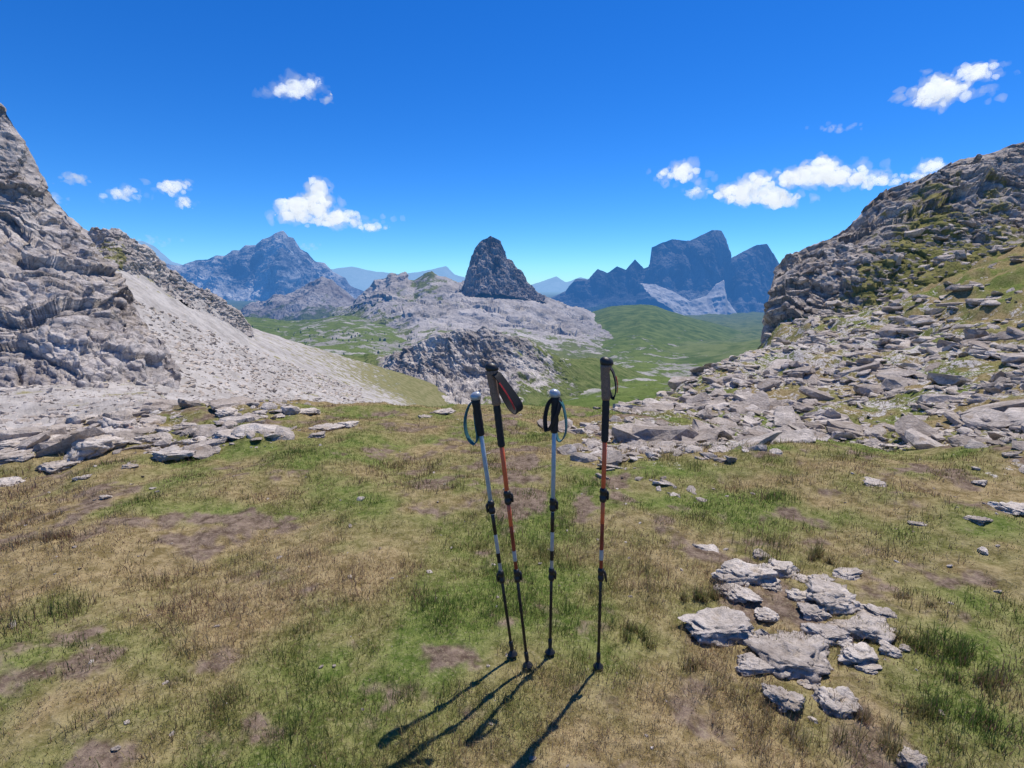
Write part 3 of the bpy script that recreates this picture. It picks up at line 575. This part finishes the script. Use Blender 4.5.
    if strap=='loop':
        pts=[(0,0,zt),(s*.022,-.006,zt-.008),(s*.043,-.012,zt-.045),(s*.052,-.015,zt-.09),(s*.047,-.012,zt-.135),(s*.030,-.008,zt-.160),(s*.014,-.004,zt-.140),(s*.014,.006,zt-.09),(s*.012,.008,zt-.04),(0,.0,zt-.006)]
        ribbon('strap',e,pts,.018,M_teal,(.45,1,.1),.002)
    elif strap=='wrap':
        pts=[(0,0,zt),(-.024,-.012,zt-.02),(-.036,-.018,zt-.075),(-.030,-.02,zt-.12),(-.012,-.024,zt-.10),(.010,-.022,zt-.05),(.018,-.006,zt-.01),(0,0,zt)]
        ribbon('strap_web',e,pts,.018,M_web,(.8,.6,0))
        pts=[(0,0,zt),(.026,-.004,zt-.02),(.040,-.004,zt-.07),(.044,-.004,zt-.12),(.034,-.004,zt-.155),(.018,0,zt-.165),(.008,.01,zt-.13),(.01,.014,zt-.05),(0,0,zt)]
        ribbon('strap',e,pts,.018,M_teal,(.45,1,.1),.002)
    elif strap=='wide':
        pts=[(0,0,zt+.0),(.016,-.014,zt-.006),(.040,-.020,zt-.045),(.068,-.020,zt-.095),(.080,-.018,zt-.128),(.070,-.010,zt-.145),(.050,0,zt-.125),(.030,.006,zt-.08),(.014,.008,zt-.03),(0,0,zt-.004)]
        ribbon('strap',e,pts,.030,M_web,(.75,.6,.25),.002)
        ribbon('strap_trim',e,[(.020,-.036,zt-.030),(.040,-.038,zt-.068),(.056,-.038,zt-.105),(.062,-.034,zt-.13)],.005,M_redw,(.75,.6,.25),.0012)
    else:
        pts=[(0,0,zt),(s*.020,.010,zt-.010),(s*.034,.014,zt-.05),(s*.036,.012,zt-.09),(s*.026,.010,zt-.110),(s*.014,.008,zt-.085),(s*.010,.006,zt-.04),(0,0,zt-.006)]
        ribbon('strap',e,pts,.026,M_web,(.3,1,.2),.002)
        ribbon('strap_trim',e,[(s*.032,-.002,zt-.03),(s*.039,-.003,zt-.06),(s*.038,-.003,zt-.09)],.005,M_redw,(.3,1,.2),.0012)
    return e
pole((0.004,1.83,0),(-.135,1.83,1.113),'blue',-1,'loop')
pole((.063,1.765,0),(-.070,1.765,1.225),'orange',1,'wide')
pole((.155,1.842,0),(.158,1.842,1.121),'blue',1,'wrap')
pole((.339,1.765,0),(.331,1.765,1.245),'orange',1,'small',lever=1)

# ---------------------------------------------------------------- cumulus clouds (real volumes)
def cloud_body(cs,k,seed,grow,dens,scat,name):
    v0,f0=ICO[2]; Vs=[];Fs=[];off=0
    for c,rd in cs: Vs.append(v0*rd*grow*np.array([1.15,1.15,.85])+c); Fs.append(f0+off); off+=len(v0)
    ob=mk(name,np.concatenate(Vs),np.concatenate(Fs),m_tree)
    rm=ob.modifiers.new('r','REMESH'); rm.mode='VOXEL'; rm.voxel_size=k*(.8 if scat else 1.2)
    dg=bpy.context.evaluated_depsgraph_get(); me=bpy.data.meshes.new_from_object(ob.evaluated_get(dg)); old=ob.data; ob.modifiers.clear(); ob.data=me; bpy.data.meshes.remove(old)
    nv=len(me.vertices); co=np.empty(nv*3,np.float32); me.vertices.foreach_get('co',co); co=co.reshape(-1,3).astype(float)
    no=np.empty(nv*3,np.float32); me.vertices.foreach_get('normal',no); no=no.reshape(-1,3)
    q=co/(k*8)
    co2=co+no*(ridged(q,5,seed,.65)*k*2.6*grow)[:,None]+np.stack([fbm(q*.6,5,seed+s_,.6) for s_ in (31,32,33)],-1)*k*6*grow
    me.vertices.foreach_set('co',co2.astype(np.float32).ravel()); me.update()
    m=bpy.data.materials.new('cloud_vapour'); m.use_nodes=True; m.node_tree.nodes.clear(); t=NT(m.node_tree)
    sg=dens/(k*5.)
    fs=.6 if scat else 0.
    ab=t.n.new('ShaderNodeVolumeAbsorption'); ab.inputs['Color'].default_value=(0,0,0,1); ab.inputs['Density'].default_value=sg*(1-fs)
    em=t.n.new('ShaderNodeEmission'); em.inputs[0].default_value=(.88,.94,1.,1); em.inputs[1].default_value=sg*(.66 if scat else .82)  # glow stands in for sunlight scattered many times inside the cloud
    a1=t.n.new('ShaderNodeAddShader'); t.l.new(ab.outputs[0],a1.inputs[0]); t.l.new(em.outputs[0],a1.inputs[1]); res=a1.outputs[0]
    if scat:
        sc=t.n.new('ShaderNodeVolumeScatter'); sc.inputs['Density'].default_value=sg*fs; sc.inputs['Color'].default_value=(1,1,1,1); sc.inputs['Anisotropy'].default_value=.3
        a2=t.n.new('ShaderNodeAddShader'); t.l.new(res,a2.inputs[0]); t.l.new(sc.outputs[0],a2.inputs[1]); res=a2.outputs[0]
    o=t.n.new('ShaderNodeOutputMaterial'); t.l.new(res,o.inputs['Volume'])
    me.materials.clear(); me.materials.append(m); return ob
def cloud(parts,Y,dens,seed):
    r=np.random.default_rng(seed); k=Y/F*1.08; cs=[]; ws=[]
    for (u,v,rx,ry) in parts:
        n=int(10+rx*.9)
        for _ in range(n):
            a=np.clip(r.normal(0,.42),-1,1); top=math.sqrt(max(0,1-a*a)); b=r.uniform(-.5,.9*top)
            rad=ry*r.uniform(.14,.38)*(1.1-.55*abs(a)); c=pixel_to_world(u+a*rx,v-b*ry*.85,Y*(1+r.normal(0,.02))); cs.append((c,rad*k))
        for _ in range(n):
            a=r.normal(0,.7); b=r.normal(0,.4); c=pixel_to_world(u+a*rx,v-b*ry,Y*(1+r.normal(0,.02))); ws.append((c,ry*k*r.uniform(.08,.2)))
    if dens>.45:
        ob=cloud_body(cs,k,seed,1.,dens*.8,True,'cloud')
        h=cloud_body(cs+ws,k,seed+3,1.45,dens*.16,False,'vapour_fringe'); h.parent=ob
    else: cloud_body(cs+ws,k,seed,1.2,dens*.5,False,'cloud')
CL=[([(296,91,24,10),(280,90,8,7),(312,86,10,6)],6000,.5),([(325,98,6,5)],6000,.35),([(75,178,15,6)],8000,.45),([(122,195,22,6)],8000,.5),([(172,189,20,8),(185,204,9,5)],8000,.7),
 ([(318,190,7,11),(316,205,15,13),(298,212,25,12),(335,220,34,9),(372,227,18,4)],9500,1.),([(683,175,22,10)],8500,.8),([(698,192,13,5)],8500,.5),
 ([(745,194,27,12),(775,198,25,10),(800,178,28,11),(822,168,20,9),(838,178,42,12),(878,182,22,6),(760,184,18,8)],8800,1.),([(933,167,18,7),(915,176,22,4)],9000,.6),
 ([(945,92,36,12),(975,74,24,8),(930,100,20,6)],5500,.9),([(838,126,18,4)],6500,.3),([(308,248,10,3)],12000,.35),([(150,241,26,3)],15000,.3),([(55,200,12,4)],9000,.35)]
for k,(p,Y,dn) in enumerate(CL): cloud(p,Y,dn,300+k*7)

# ---------------------------------------------------------------- sky
w=bpy.data.worlds.new("World"); scene.world=w; w.use_nodes=True; w.node_tree.nodes.clear(); t=NT(w.node_tree)
sky=t.n.new('ShaderNodeTexSky'); sky.sky_type='NISHITA'; sky.sun_disc=False; sky.sun_elevation=SUN_EL; sky.sun_rotation=SUN_AZ
sky.altitude=2300; sky.air_density=1.0; sky.dust_density=.3; sky.ozone_density=2.0
hs=t.n.new('ShaderNodeHueSaturation'); hs.inputs['Saturation'].default_value=1.36; t.l.new(sky.outputs[0],hs.inputs['Color'])
colr=t.mix(1.0,hs.outputs[0],(.40,.74,1.08),'MULTIPLY')
bg=t.n.new('ShaderNodeBackground'); bg.inputs[1].default_value=.15; t.l.new(colr,bg.inputs[0])
o=t.n.new('ShaderNodeOutputWorld'); t.l.new(bg.outputs[0],o.inputs[0])

# ---------------------------------------------------------------- sun, camera
S=Vector((math.cos(SUN_EL)*math.sin(SUN_AZ),math.cos(SUN_EL)*math.cos(SUN_AZ),math.sin(SUN_EL)))
ld=bpy.data.lights.new('sun','SUN'); ld.energy=4.8; ld.angle=math.radians(.5); ld.color=(1,.93,.83)
lo=bpy.data.objects.new('sun',ld); lo.rotation_euler=S.to_track_quat('Z','Y').to_euler(); lo.location=S*50; scene.collection.objects.link(lo)
cd=bpy.data.cameras.new('camera'); cd.sensor_width=36; cd.lens=18; cd.clip_start=.05; cd.clip_end=90000
co=bpy.data.objects.new('camera',cd); co.location=(0,0,EYE); co.rotation_euler=(math.radians(90)-TILT,0,0); scene.collection.objects.link(co); scene.camera=co
scene.view_settings.view_transform='Standard'; scene.view_settings.look='None'; scene.view_settings.exposure=0
